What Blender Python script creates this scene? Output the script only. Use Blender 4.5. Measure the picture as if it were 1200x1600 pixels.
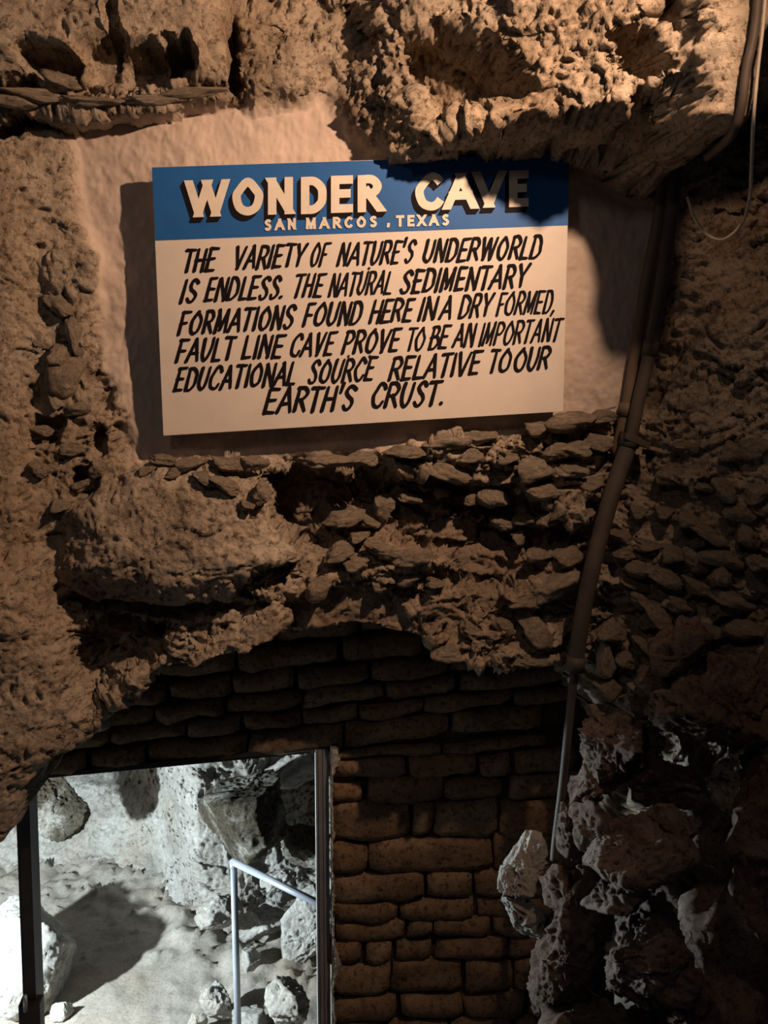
import bpy, bmesh, math, random
import numpy as np
from mathutils import Vector, Matrix

for _o in list(bpy.data.objects):
    bpy.data.objects.remove(_o)
scene = bpy.context.scene
COL = scene.collection

# ------------------------------------------------------------------ camera
F = 1500.0                      # focal length in pixels of the 1200 x 1600 frame
PITCH = math.radians(9.0)       # looking down the stair
CAM = np.array([0.0, 0.0, 3.45])
camd = bpy.data.cameras.new('camera')
camd.sensor_fit = 'VERTICAL'
camd.sensor_height = 36.0
camd.lens = 36.0 * F / 1600.0
camd.clip_start = 0.02
cam = bpy.data.objects.new('camera', camd)
cam.location = CAM
cam.rotation_euler = (math.pi / 2 - PITCH, 0, 0)
COL.objects.link(cam)
scene.camera = cam

# wall frame: u to the right along the rock face, v up, n out of the face
YAW = math.radians(5.5)
U = np.array([math.cos(YAW), math.sin(YAW), 0.0])
V = np.array([0.0, 0.0, 1.0])
N = np.array([math.sin(YAW), -math.cos(YAW), 0.0])
FWD = np.array([0.0, math.cos(PITCH), -math.sin(PITCH)])
UPV = np.array([0.0, math.sin(PITCH), math.cos(PITCH)])
RGT = np.array([1.0, 0.0, 0.0])


def ray(px, py):
    return FWD + RGT * ((px - 600.0) / F) + UPV * ((800.0 - py) / F)


ORG = CAM + ray(565.0, 460.0) * 2.88


def on_wall(px, py, w=0.0):
    """world point of a traced point on the plane w metres out of the rock face"""
    d = ray(px, py)
    t = (w - np.dot(CAM - ORG, N)) / np.dot(d, N)
    return CAM + d * t


def uv(px, py, w=0.0):
    p = on_wall(px, py, w) - ORG
    return (float(np.dot(p, U)), float(np.dot(p, V)))


def loc(u, v, w):
    return ORG + U * u + V * v + N * w


def at_y(px, py, y):
    d = ray(px, py)
    return CAM + d * ((y - CAM[1]) / d[1])


def at_z(px, py, z):
    d = ray(px, py)
    return CAM + d * ((z - CAM[2]) / d[2])


# ------------------------------------------------------------------ world, lights, exposure
world = bpy.data.worlds.new('cave_dark')
scene.world = world
world.use_nodes = True
bg = world.node_tree.nodes['Background']
bg.inputs[0].default_value = (0.55, 0.52, 0.62, 1)
bg.inputs[1].default_value = 0.020


def lamp(name, kind, pos, energy, color, radius, target=None, angle=None, blend=1.0):
    ld = bpy.data.lights.new(name, kind)
    ld.energy = energy
    ld.color = color
    ld.shadow_soft_size = radius
    o = bpy.data.objects.new(name, ld)
    o.location = Vector([float(c) for c in pos])
    if target is not None:
        o.rotation_euler = (Vector([float(c) for c in target]) - o.location).to_track_quat('-Z', 'Y').to_euler()
    if kind == 'SPOT':
        ld.spot_size = angle
        ld.spot_blend = blend
    COL.objects.link(o)
    return o


WARM = (1.0, 0.62, 0.395)
COOL = (0.80, 0.94, 1.0)
WL = np.array([0.78, 0.82, 1.25])
lamp('warm_floodlight', 'SPOT', loc(*WL), 150, WARM, 0.025,
     target=loc(*(WL + np.array([-1.45, -0.72, -0.9]))), angle=math.radians(122), blend=0.8)
lamp('warm_floodlight_spill', 'POINT', loc(*WL), 14, WARM, 0.025)
lamp('chamber_floodlight', 'POINT', (-2.62, 3.62, 1.16), 580, COOL, 0.035)
SPUR = on_wall(822, 1398, 0.30)
lamp('spur_fill_spot', 'SPOT', (-2.2, 3.95, 1.55), 420, COOL, 0.05, target=SPUR, angle=math.radians(22), blend=0.6)  # added narrow spot to brighten the spur, no such fixture seen
lamp('stair_fill', 'POINT', (-0.9, 0.3, 4.9), 12.0, (1.0, 0.80, 0.68), 0.15)  # added fill for the right wall and shadows, no fixture seen

vs = scene.view_settings
vs.view_transform = 'Standard'
vs.look = 'None'
vs.exposure = 0.0
vs.gamma = 1.0
vs.use_curve_mapping = False

# ------------------------------------------------------------------ noise
_rng = np.random.RandomState(7)
_perm = _rng.permutation(256).astype(np.int32)
_perm = np.concatenate([_perm, _perm, _perm])
_g = _rng.normal(size=(256, 3)).astype(np.float32)
_g /= np.linalg.norm(_g, axis=1)[:, None]
_cellp = _rng.rand(256, 3).astype(np.float32)
_cellv = _rng.rand(256).astype(np.float32)


def perlin(p):
    p = np.asarray(p, np.float32)
    i = np.floor(p).astype(np.int32)
    f = p - i
    i &= 255
    s = f * f * f * (f * (f * 6 - 15) + 10)
    out = 0
    for dx in (0, 1):
        wx = s[:, 0] if dx else 1 - s[:, 0]
        a = _perm[(i[:, 0] + dx) & 255]
        for dy in (0, 1):
            wy = s[:, 1] if dy else 1 - s[:, 1]
            b = _perm[a + ((i[:, 1] + dy) & 255)]
            for dz in (0, 1):
                wz = s[:, 2] if dz else 1 - s[:, 2]
                h = _perm[b + ((i[:, 2] + dz) & 255)]
                g = _g[h]
                out = out + wx * wy * wz * (g[:, 0] * (f[:, 0] - dx) + g[:, 1] * (f[:, 1] - dy) + g[:, 2] * (f[:, 2] - dz))
    return out * 1.5


def fbm(p, octaves=4, gain=0.5):
    p = np.asarray(p, np.float32)
    a, out = 1.0, 0
    for k in range(octaves):
        out = out + a * perlin(p * (2.03 ** k) + 17.3 * k)
        a *= gain
    return out


def ridged(p, octaves=4, gain=0.55):
    p = np.asarray(p, np.float32)
    a, out = 1.0, 0
    for k in range(octaves):
        out = out + a * (1 - 2 * np.abs(perlin(p * (2.07 ** k) + 9.1 * k)))
        a *= gain
    return out


def worley(p):
    """F1, F2 and a random value of the nearest cell"""
    p = np.asarray(p, np.float32)
    i = np.floor(p).astype(np.int32)
    f = p - i
    f1 = np.full(len(p), 9.0, np.float32)
    f2 = f1.copy()
    cv = np.zeros(len(p), np.float32)
    for dx in (-1, 0, 1):
        a = _perm[(i[:, 0] + dx) & 255]
        for dy in (-1, 0, 1):
            b = _perm[a + ((i[:, 1] + dy) & 255)]
            for dz in (-1, 0, 1):
                h = _perm[b + ((i[:, 2] + dz) & 255)]
                c = _cellp[h] + np.array([dx, dy, dz], np.float32) - f
                d = np.sqrt((c * c).sum(1))
                near = d < f1
                f2 = np.where(near, f1, np.minimum(f2, d))
                cv = np.where(near, _cellv[h], cv)
                f1 = np.where(near, d, f1)
    return f1, f2, cv


_tilt = _rng.normal(size=(256, 3)).astype(np.float32) * 0.55


def facets(p):
    """broken-rock facets: every cell is a randomly set, randomly tilted flat chip"""
    p = np.asarray(p, np.float32)
    i = np.floor(p).astype(np.int32)
    f = p - i
    f1 = np.full(len(p), 9.0, np.float32)
    hh = np.zeros(len(p), np.int32)
    best = np.zeros_like(p)
    for dx in (-1, 0, 1):
        a = _perm[(i[:, 0] + dx) & 255]
        for dy in (-1, 0, 1):
            b = _perm[a + ((i[:, 1] + dy) & 255)]
            for dz in (-1, 0, 1):
                h = _perm[b + ((i[:, 2] + dz) & 255)]
                c = _cellp[h] + np.array([dx, dy, dz], np.float32) - f
                d = (c * c).sum(1)
                near = d < f1
                hh = np.where(near, h, hh)
                best = np.where(near[:, None], c, best)
                f1 = np.where(near, d, f1)
    return (_cellv[hh] - 0.5) * 1.0 + (_tilt[hh] * best).sum(1)


def sstep(a, b, x):
    t = np.clip((x - a) / (b - a), 0, 1)
    return t * t * (3 - 2 * t)


def poly_sd(poly, x, y):
    """signed distance, positive inside"""
    n = len(poly)
    d = np.full(x.shape, 1e9, np.float32)
    ins = np.zeros(x.shape, bool)
    for k in range(n):
        ax, ay = poly[k]
        bx, by = poly[(k + 1) % n]
        ex, ey = bx - ax, by - ay
        L = ex * ex + ey * ey + 1e-12
        t = np.clip(((x - ax) * ex + (y - ay) * ey) / L, 0, 1)
        qx, qy = x - ax - t * ex, y - ay - t * ey
        d = np.minimum(d, qx * qx + qy * qy)
        if abs(ey) > 1e-9:
            c = ((ay > y) != (by > y)) & (x < (ex) * (y - ay) / ey + ax)
            ins ^= c
    d = np.sqrt(d)
    return np.where(ins, d, -d)


# ------------------------------------------------------------------ mesh helpers
def mesh_from(name, verts, faces, smooth=True):
    me = bpy.data.meshes.new(name)
    verts = np.asarray(verts, np.float32)
    if isinstance(faces, np.ndarray):
        k = faces.shape[1]
        me.vertices.add(len(verts))
        me.vertices.foreach_set('co', verts.ravel())
        me.loops.add(faces.size)
        me.loops.foreach_set('vertex_index', faces.ravel().astype(np.int32))
        me.polygons.add(len(faces))
        me.polygons.foreach_set('loop_start', np.arange(0, faces.size, k, dtype=np.int32))
        me.update(calc_edges=True)
    else:
        me.from_pydata([tuple(map(float, v)) for v in verts], [], faces)
        me.update()
    if smooth:
        me.polygons.foreach_set('use_smooth', np.ones(len(me.polygons), bool))
    me.validate()
    return me


def add_attr(me, name, arr):
    a = me.attributes.new(name, 'FLOAT', 'POINT')
    a.data.foreach_set('value', np.asarray(arr, np.float32))


def obj(name, me, mat=None, parent=None):
    o = bpy.data.objects.new(name, me)
    if me is not None and mat is not None and len(me.materials) == 0:
        me.materials.append(mat)
    COL.objects.link(o)
    if parent is not None:
        o.parent = parent
        o.matrix_parent_inverse = parent.matrix_basis.inverted()
    return o


def tag(o, label=None, cat=None, group=None, kind=None):
    if label:
        o['label'] = label
    if cat:
        o['category'] = cat
    if group:
        o['group'] = group
    if kind:
        o['kind'] = kind
    return o


def empty(name, p, label, cat, group=None, kind=None):
    o = bpy.data.objects.new(name, None)
    o.empty_display_size = 0.05
    o.location = Vector([float(c) for c in p])
    COL.objects.link(o)
    return tag(o, label, cat, group, kind)


def catmull(pts, n=8):
    pts = [np.asarray(p, float) for p in pts]
    if len(pts) < 3:
        return [pts[0] + (pts[-1] - pts[0]) * t for t in np.linspace(0, 1, n + 1)]
    if len(pts) > 3 and np.allclose(pts[0], pts[-1]):
        P = [pts[-2]] + pts + [pts[1]]
    else:
        P = [2 * pts[0] - pts[1]] + pts + [2 * pts[-1] - pts[-2]]
    out = []
    for k in range(1, len(P) - 2):
        for j in range(n):
            t = j / n
            a, b, c, d = P[k - 1], P[k], P[k + 1], P[k + 2]
            out.append(0.5 * (2 * b + (c - a) * t + (2 * a - 5 * b + 4 * c - d) * t * t + (3 * b - a - 3 * c + d) * t ** 3))
    out.append(pts[-1])
    return out


def tube_mesh(name, path, r, seg=14):
    path = [np.asarray(p, float) for p in path]
    n = len(path)
    rr = r if hasattr(r, '__len__') else [r] * n
    verts, faces = [], []
    prev = None
    for k in range(n):
        t = path[min(k + 1, n - 1)] - path[max(k - 1, 0)]
        t /= np.linalg.norm(t) + 1e-12
        a = prev if prev is not None else (np.array([0, 0, 1.0]) if abs(t[2]) < 0.9 else np.array([1.0, 0, 0]))
        s = a - t * np.dot(a, t)
        s /= np.linalg.norm(s)
        prev = s
        b = np.cross(t, s)
        for j in range(seg):
            ang = 2 * math.pi * j / seg
            verts.append(path[k] + (s * math.cos(ang) + b * math.sin(ang)) * rr[k])
    for k in range(n - 1):
        for j in range(seg):
            j2 = (j + 1) % seg
            faces.append((k * seg + j, k * seg + j2, (k + 1) * seg + j2, (k + 1) * seg + j))
    faces.append(tuple(range(seg))[::-1])
    faces.append(tuple((n - 1) * seg + j for j in range(seg)))
    return mesh_from(name, verts, faces)


def prism_mesh(name, outline, depth_vec, bevel=0.0, smooth=False):
    """outline: list of world points of the front face; extruded along depth_vec"""
    bm = bmesh.new()
    a = [bm.verts.new(tuple(map(float, p))) for p in outline]
    d = np.asarray(depth_vec, float)
    b = [bm.verts.new(tuple(map(float, np.asarray(p) + d))) for p in outline]
    n = len(a)
    bm.faces.new(a)
    bm.faces.new(b[::-1])
    for k in range(n):
        bm.faces.new((a[(k + 1) % n], a[k], b[k], b[(k + 1) % n]))
    bmesh.ops.recalc_face_normals(bm, faces=bm.faces)
    if bevel > 0:
        bmesh.ops.bevel(bm, geom=list(bm.edges), offset=bevel, segments=2, affect='EDGES', profile=0.6)
    me = bpy.data.meshes.new(name)
    bm.to_mesh(me)
    bm.free()
    if smooth:
        me.polygons.foreach_set('use_smooth', np.ones(len(me.polygons), bool))
    return me


# ------------------------------------------------------------------ materials
def new_mat(name):
    m = bpy.data.materials.new(name)
    m.use_nodes = True
    nt = m.node_tree
    b = nt.nodes['Principled BSDF']
    b.inputs['Specular IOR Level'].default_value = 0.2
    return m, nt, b


def ramp(nt, stops):
    r = nt.nodes.new('ShaderNodeValToRGB')
    e = r.color_ramp.elements
    while len(e) < len(stops):
        e.new(0.5)
    for k, (p, c) in enumerate(stops):
        e[k].position = p
        e[k].color = (c[0], c[1], c[2], 1)
    return r


def noise_node(nt, co, scale, detail=6, rough=0.6, dist=0.0):
    n = nt.nodes.new('ShaderNodeTexNoise')
    n.inputs['Scale'].default_value = scale
    n.inputs['Detail'].default_value = detail
    n.inputs['Roughness'].default_value = rough
    n.inputs['Distortion'].default_value = dist
    nt.links.new(co, n.inputs['Vector'])
    return n


def mixc(nt, fac, a, b, mode='MIX'):
    m = nt.nodes.new('ShaderNodeMix')
    m.data_type = 'RGBA'
    m.blend_type = mode
    for sock, val in ((m.inputs[0], fac), (m.inputs[6], a), (m.inputs[7], b)):
        if hasattr(val, 'links') or hasattr(val, 'is_linked'):
            nt.links.new(val, sock)
        elif isinstance(val, (int, float)):
            sock.default_value = val
        else:
            sock.default_value = (val[0], val[1], val[2], 1)
    return m.outputs[2]


def rock_mat(name, dark, mid, light, scale=3.0, bump=0.6, plaster=None, spots=0.5, rand=False, fine=55.0, bdist=0.035, speck=0.85):
    m, nt, b = new_mat(name)
    tc = nt.nodes.new('ShaderNodeTexCoord')
    co = tc.outputs['Object']
    if rand:
        oi = nt.nodes.new('ShaderNodeObjectInfo')
        mp = nt.nodes.new('ShaderNodeVectorMath')
        mp.operation = 'ADD'
        sc = nt.nodes.new('ShaderNodeVectorMath')
        sc.operation = 'SCALE'
        sc.inputs[0].default_value = (13.0, 27.0, 41.0)
        nt.links.new(oi.outputs['Random'], sc.inputs[3])
        nt.links.new(co, mp.inputs[0])
        nt.links.new(sc.outputs[0], mp.inputs[1])
        co = mp.outputs[0]
    n1 = noise_node(nt, co, scale, 8, 0.62, 0.6)
    r1 = ramp(nt, [(0.30, dark), (0.5, mid), (0.70, light)])
    nt.links.new(n1.outputs[0], r1.inputs[0])
    n2 = noise_node(nt, co, scale * 6.5, 6, 0.7)
    r2 = ramp(nt, [(0.36, (0.35, 0.30, 0.26)), (0.50, (1, 1, 1))])
    nt.links.new(n2.outputs[0], r2.inputs[0])
    colr = mixc(nt, spots, r1.outputs[0], r2.outputs[0], 'MULTIPLY')
    # rusty iron staining in broad patches
    n4 = noise_node(nt, co, scale * 0.55, 4, 0.5)
    r4 = ramp(nt, [(0.48, (0, 0, 0)), (0.66, (0.5, 0.5, 0.5))])
    nt.links.new(n4.outputs[0], r4.inputs[0])
    colr = mixc(nt, r4.outputs[0], colr, (mid[0] * 0.95, mid[1] * 0.82, mid[2] * 0.66))
    bumpk = bump
    # dark specks where the surface is pocked
    n5 = noise_node(nt, co, fine * 0.9, 4, 0.75)
    r5 = ramp(nt, [(0.38, (0.30, 0.25, 0.21)), (0.47, (1, 1, 1)), (0.60, (1, 1, 1)), (0.72, (1.25, 1.22, 1.18))])
    nt.links.new(n5.outputs[0], r5.inputs[0])
    colr = mixc(nt, speck, colr, r5.outputs[0], 'MULTIPLY')
    n3 = noise_node(nt, co, fine * 0.5, 12, 0.74, 0.4)
    vz = nt.nodes.new('ShaderNodeTexVoronoi')
    vz.inputs['Scale'].default_value = fine * 0.6
    nt.links.new(co, vz.inputs['Vector'])
    ad = nt.nodes.new('ShaderNodeMath')
    ad.operation = 'MULTIPLY_ADD'
    ad.inputs[1].default_value = 0.25
    nt.links.new(vz.outputs['Distance'], ad.inputs[0])
    nt.links.new(n3.outputs[0], ad.inputs[2])
    bp = nt.nodes.new('ShaderNodeBump')
    bp.inputs['Strength'].default_value = bumpk
    bp.inputs['Distance'].default_value = bdist
    nt.links.new(ad.outputs[0], bp.inputs['Height'])
    if plaster is not None:
        at = nt.nodes.new('ShaderNodeAttribute')
        at.attribute_name = 'plaster'
        np1 = noise_node(nt, co, 5.0, 10, 0.7)
        rp = ramp(nt, [(0.3, plaster[0]), (0.7, plaster[1])])
        nt.links.new(np1.outputs[0], rp.inputs[0])
        colr = mixc(nt, at.outputs['Fac'], colr, rp.outputs[0])
        inv = nt.nodes.new('ShaderNodeMath')
        inv.operation = 'MULTIPLY_ADD'
        inv.inputs[1].default_value = -0.70 * bump
        inv.inputs[2].default_value = bump
        nt.links.new(at.outputs['Fac'], inv.inputs[0])
        nt.links.new(inv.outputs[0], bp.inputs['Strength'])
        ai = nt.nodes.new('ShaderNodeAttribute')
        ai.attribute_name = 'soil'
        colr = mixc(nt, ai.outputs['Fac'], colr, (0.22, 0.165, 0.125))
    nt.links.new(colr, b.inputs['Base Color'])
    nt.links.new(bp.outputs[0], b.inputs['Normal'])
    b.inputs['Roughness'].default_value = 0.92
    return m


def plain_mat(name, col, rough=0.5, metal=0.0, var=0.15, scale=20.0, bump=0.0, spec=0.3):
    m, nt, b = new_mat(name)
    tc = nt.nodes.new('ShaderNodeTexCoord')
    n = noise_node(nt, tc.outputs['Object'], scale, 6, 0.6)
    r = ramp(nt, [(0.3, tuple(c * (1 - var) for c in col)), (0.7, tuple(min(1, c * (1 + var)) for c in col))])
    nt.links.new(n.outputs[0], r.inputs[0])
    nt.links.new(r.outputs[0], b.inputs['Base Color'])
    b.inputs['Roughness'].default_value = rough
    b.inputs['Metallic'].default_value = metal
    b.inputs['Specular IOR Level'].default_value = spec
    if bump > 0:
        bp = nt.nodes.new('ShaderNodeBump')
        bp.inputs['Strength'].default_value = bump
        bp.inputs['Distance'].default_value = 0.004
        nt.links.new(n.outputs[0], bp.inputs['Height'])
        nt.links.new(bp.outputs[0], b.inputs['Normal'])
    return m


M = {}
M['rock'] = rock_mat('limestone', (0.27, 0.22, 0.165), (0.46, 0.385, 0.30), (0.60, 0.52, 0.42), 3.0, 0.75,
                     plaster=((0.47, 0.39, 0.335), (0.60, 0.51, 0.445)))
M['stone'] = rock_mat('rubble_stone', (0.33, 0.27, 0.205), (0.45, 0.38, 0.295), (0.58, 0.49, 0.39), 0.8, 1.0, rand=True, fine=5.0, speck=0.4, spots=0.3)
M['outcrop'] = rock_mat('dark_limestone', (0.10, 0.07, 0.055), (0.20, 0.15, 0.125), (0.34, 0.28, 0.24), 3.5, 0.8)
M['pale'] = rock_mat('pale_limestone', (0.33, 0.31, 0.28), (0.52, 0.50, 0.46), (0.66, 0.65, 0.61), 3.0, 0.8, spots=0.35, rand=True, speck=0.3)
M['boulder'] = rock_mat('pale_boulder', (0.30, 0.28, 0.25), (0.52, 0.50, 0.46), (0.66, 0.65, 0.61), 1.0, 1.0, spots=0.45, rand=True, fine=9.0)
M['darkened'] = rock_mat('shade_painted_limestone', (0.055, 0.048, 0.036), (0.10, 0.088, 0.066), (0.55, 0.53, 0.48), 4.0, 0.9, spots=0.5, rand=True)  # patchy dark colour stands in for shade on chamber boulders
M['path'] = rock_mat('packed_earth', (0.27, 0.245, 0.21), (0.35, 0.32, 0.28), (0.43, 0.395, 0.35), 2.5, 0.3, spots=0.25, fine=70, speck=0.35)
M['block'] = rock_mat('masonry_block', (0.15, 0.105, 0.07), (0.25, 0.18, 0.12), (0.35, 0.27, 0.19), 5.0, 0.5, rand=True)
M['mortar'] = rock_mat('dark_mortar', (0.05, 0.04, 0.032), (0.085, 0.068, 0.055), (0.12, 0.10, 0.085), 6.0, 0.6)
M['bead'] = rock_mat('pale_mortar', (0.42, 0.42, 0.38), (0.58, 0.58, 0.53), (0.70, 0.70, 0.64), 8.0, 0.6, spots=0.2)
M['sign_white'] = plain_mat('sign_white_paint', (0.63, 0.585, 0.53), 0.6, 0, 0.05, 14, 0.05)
M['sign_blue'] = plain_mat('sign_blue_paint', (0.012, 0.105, 0.35), 0.5, 0, 0.08, 14, 0.05)
M['letter_white'] = plain_mat('letter_cream_paint', (0.69, 0.64, 0.555), 0.6, 0, 0.06, 30)
M['letter_black'] = plain_mat('letter_black_paint', (0.008, 0.006, 0.008), 0.7, 0, 0.2, 30, 0, 0.1)
M['wood'] = plain_mat('batten_wood', (0.16, 0.11, 0.07), 0.8, 0, 0.3, 12, 0.2)
M['conduit'] = plain_mat('conduit_grey_plastic', (0.075, 0.062, 0.052), 0.65, 0, 0.3, 9, 0.1)
M['conduit_pale'] = plain_mat('conduit_pale_plastic', (0.15, 0.112, 0.082), 0.65, 0, 0.2, 9, 0.1)
M['cable'] = plain_mat('cable_sheath', (0.45, 0.40, 0.33), 0.5, 0, 0.1, 30)
M['cable_dark'] = plain_mat('cable_dark_sheath', (0.07, 0.055, 0.045), 0.6, 0, 0.2, 30)
M['galv'] = plain_mat('galvanised_steel', (0.42, 0.45, 0.48), 0.42, 0.6, 0.15, 18, 0.05, 0.5)
M['steel_dark'] = plain_mat('dark_steel', (0.035, 0.033, 0.035), 0.55, 0.3, 0.3, 12, 0.1)
M['rail'] = plain_mat('rail_grey_paint', (0.36, 0.39, 0.45), 0.4, 0.2, 0.1, 12, 0.03, 0.5)
M['nail'] = plain_mat('rusty_nail', (0.10, 0.045, 0.025), 0.7, 0.2, 0.3, 40)


# ------------------------------------------------------------------ rock relief
def rock_disp(S, rub=0.0):
    """broken limestone relief in metres at the points S: (body relief, pits)"""
    bed = S * np.array([0.8, 1.4, 1.0], np.float32)
    warpv = np.stack([fbm(S * 5 + 7, 2), fbm(S * 5 + 31, 2), fbm(S * 5 + 77, 2)], 1) * 0.08
    d = 0.055 * fbm(bed * 2.6, 6, 0.56)
    d = d + 0.050 * facets(bed * 5.5 + warpv * 9) * (0.6 + 0.5 * rub)
    d = d + 0.026 * facets(bed * 13.0 + warpv * 22 + 5) * (0.6 + 0.7 * rub)
    d = d + 0.011 * facets(S * np.array([30, 36, 30], np.float32) + warpv * 40) * (0.8 + 0.5 * rub)
    d = d + 0.012 * fbm(S * 30, 4, 0.68)
    f1c, _, cvc = worley(S * 15.0 + warpv * 45)
    p = -(1 - sstep(0.10, 0.40, f1c)) * 0.050 * (cvc > 0.55)
    f1d, _, cvd = worley(S * np.array([40, 34, 40], np.float32) + warpv * 60)
    p = p - (1 - sstep(0.15, 0.45, f1d)) * 0.018 * (cvd > 0.5)
    return d, p


def build_relief(u0, u1, v0, v1, step, feats, seed, warp=0.02, base=0.0, base_rough=0.8, tilt=None):
    nu = int((u1 - u0) / step) + 1
    nv = int((v1 - v0) / step) + 1
    gu, gv = np.meshgrid(np.linspace(u0, u1, nu), np.linspace(v0, v1, nv))
    gu = gu.ravel().astype(np.float32)
    gv = gv.ravel().astype(np.float32)
    q = np.stack([gu, gv, np.full_like(gu, seed * 3.7)], 1)
    wu = gu + warp * fbm(q * 7 + 3.1, 4, 0.6)
    wv = gv + warp * fbm(q * 7 + 51.7, 4, 0.6)
    H = np.full(gu.shape, base, np.float32)
    R = np.full(gu.shape, base_rough, np.float32)
    A = {'plaster': np.zeros_like(H), 'soil': np.zeros_like(H), 'pit': np.full_like(H, 0.5), 'region': np.zeros_like(H), 'rub': np.zeros_like(H)}
    for f in feats:
        wr = f.get('wref', f['w'] if not callable(f['w']) else 0.1)
        poly = [uv(p[0], p[1], p[2] if len(p) > 2 else wr) for p in f['poly']]
        e = f.get('edge', 0.03)
        xs = [p[0] for p in poly]
        ys = [p[1] for p in poly]
        sel = np.where((wu > min(xs) - e) & (wu < max(xs) + e) & (wv > min(ys) - e) & (wv < max(ys) + e))[0]
        if len(sel) == 0:
            continue
        x, y = wu[sel], wv[sel]
        if f.get('nowarp'):
            x, y = gu[sel], gv[sel]
        sd = poly_sd(poly, x, y)
        m = sstep(-e / 2, e / 2, sd)
        t = f['w'](gu[sel], gv[sel]) if callable(f['w']) else f['w']
        if f.get('dome'):
            k = np.clip(sd / f.get('dr', 0.15), 0, 1)
            t = t + f['dome'] * (1 - (1 - k) ** 2)
        if f.get('add'):
            H[sel] += m * t
        else:
            H[sel] = H[sel] * (1 - m) + m * t
        if 'rough' in f:
            R[sel] = R[sel] * (1 - m) + m * f['rough']
        for k in ('plaster', 'soil', 'pit', 'rub'):
            if k in f or (k != 'pit' and not f.get('add')):
                A[k][sel] = A[k][sel] * (1 - m) + m * f.get(k, 0.0)
        if 'region' in f:
            A['region'][sel] = np.where(sd > 0, f['region'], A['region'][sel])
    # macro surface, then displacement along its normal
    Hg = H.reshape(nv, nu)
    du = (u1 - u0) / (nu - 1)
    dv = (v1 - v0) / (nv - 1)
    gy, gx = np.gradient(Hg, dv, du)
    nrm = np.stack([-gx.ravel(), -gy.ravel(), np.ones_like(H)], 1)
    nrm /= np.linalg.norm(nrm, axis=1)[:, None]
    P = np.stack([gu, gv, H], 1)
    S = P + seed * 5.3
    d, pt = rock_disp(S, A['rub'])
    pl = A['plaster']
    rk = d * R + A['pit'] * pt
    plm = 0.022 * fbm(S * 2.4, 2) + 0.006 * fbm(S * 9, 4, 0.6) + 0.0022 * ridged(S * np.array([30, 14, 30], np.float32), 3)
    disp = rk * (1 - pl) + plm * pl
    P = P + nrm * disp[:, None]
    W = ORG[None, :] + P[:, :1] * U[None] + P[:, 1:2] * V[None] + P[:, 2:3] * N[None]
    idx = np.arange(nu * nv).reshape(nv, nu)
    faces = np.stack([idx[:-1, :-1].ravel(), idx[:-1, 1:].ravel(), idx[1:, 1:].ravel(), idx[1:, :-1].ravel()], 1)
    return W, faces, A, H


def emit(name, W, faces, A, mat, keep, label, cat, kind='structure'):
    fs = faces[keep]
    used = np.unique(fs)
    remap = np.full(len(W), -1, np.int64)
    remap[used] = np.arange(len(used))
    me = mesh_from(name, W[used], remap[fs])
    add_attr(me, 'plaster', A['plaster'][used])
    add_attr(me, 'soil', A['soil'][used])
    o = obj(name, me, mat)
    tag(o, label, cat, kind=kind)
    return o


def ramp_w(px_a, py_a, w_a, px_b, py_b, w_b):
    """w that grows linearly along u between two traced points"""
    ua, ub = uv(px_a, py_a, w_a)[0], uv(px_b, py_b, w_b)[0]
    return lambda u, v: w_a + np.clip((u - ua) / (ub - ua), -0.3, 1.6) * (w_b - w_a)


def corner_u(v):
    """u of the inside corner between the plastered face and the right wall"""
    pts = sorted([uv(*p, 0.0)[::-1] for p in ((1075, 215), (1045, 400), (1005, 560), (968, 740), (925, 900), (900, 1050), (880, 1300))])
    return np.interp(v, [p[0] for p in pts], [p[1] for p in pts])


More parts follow.
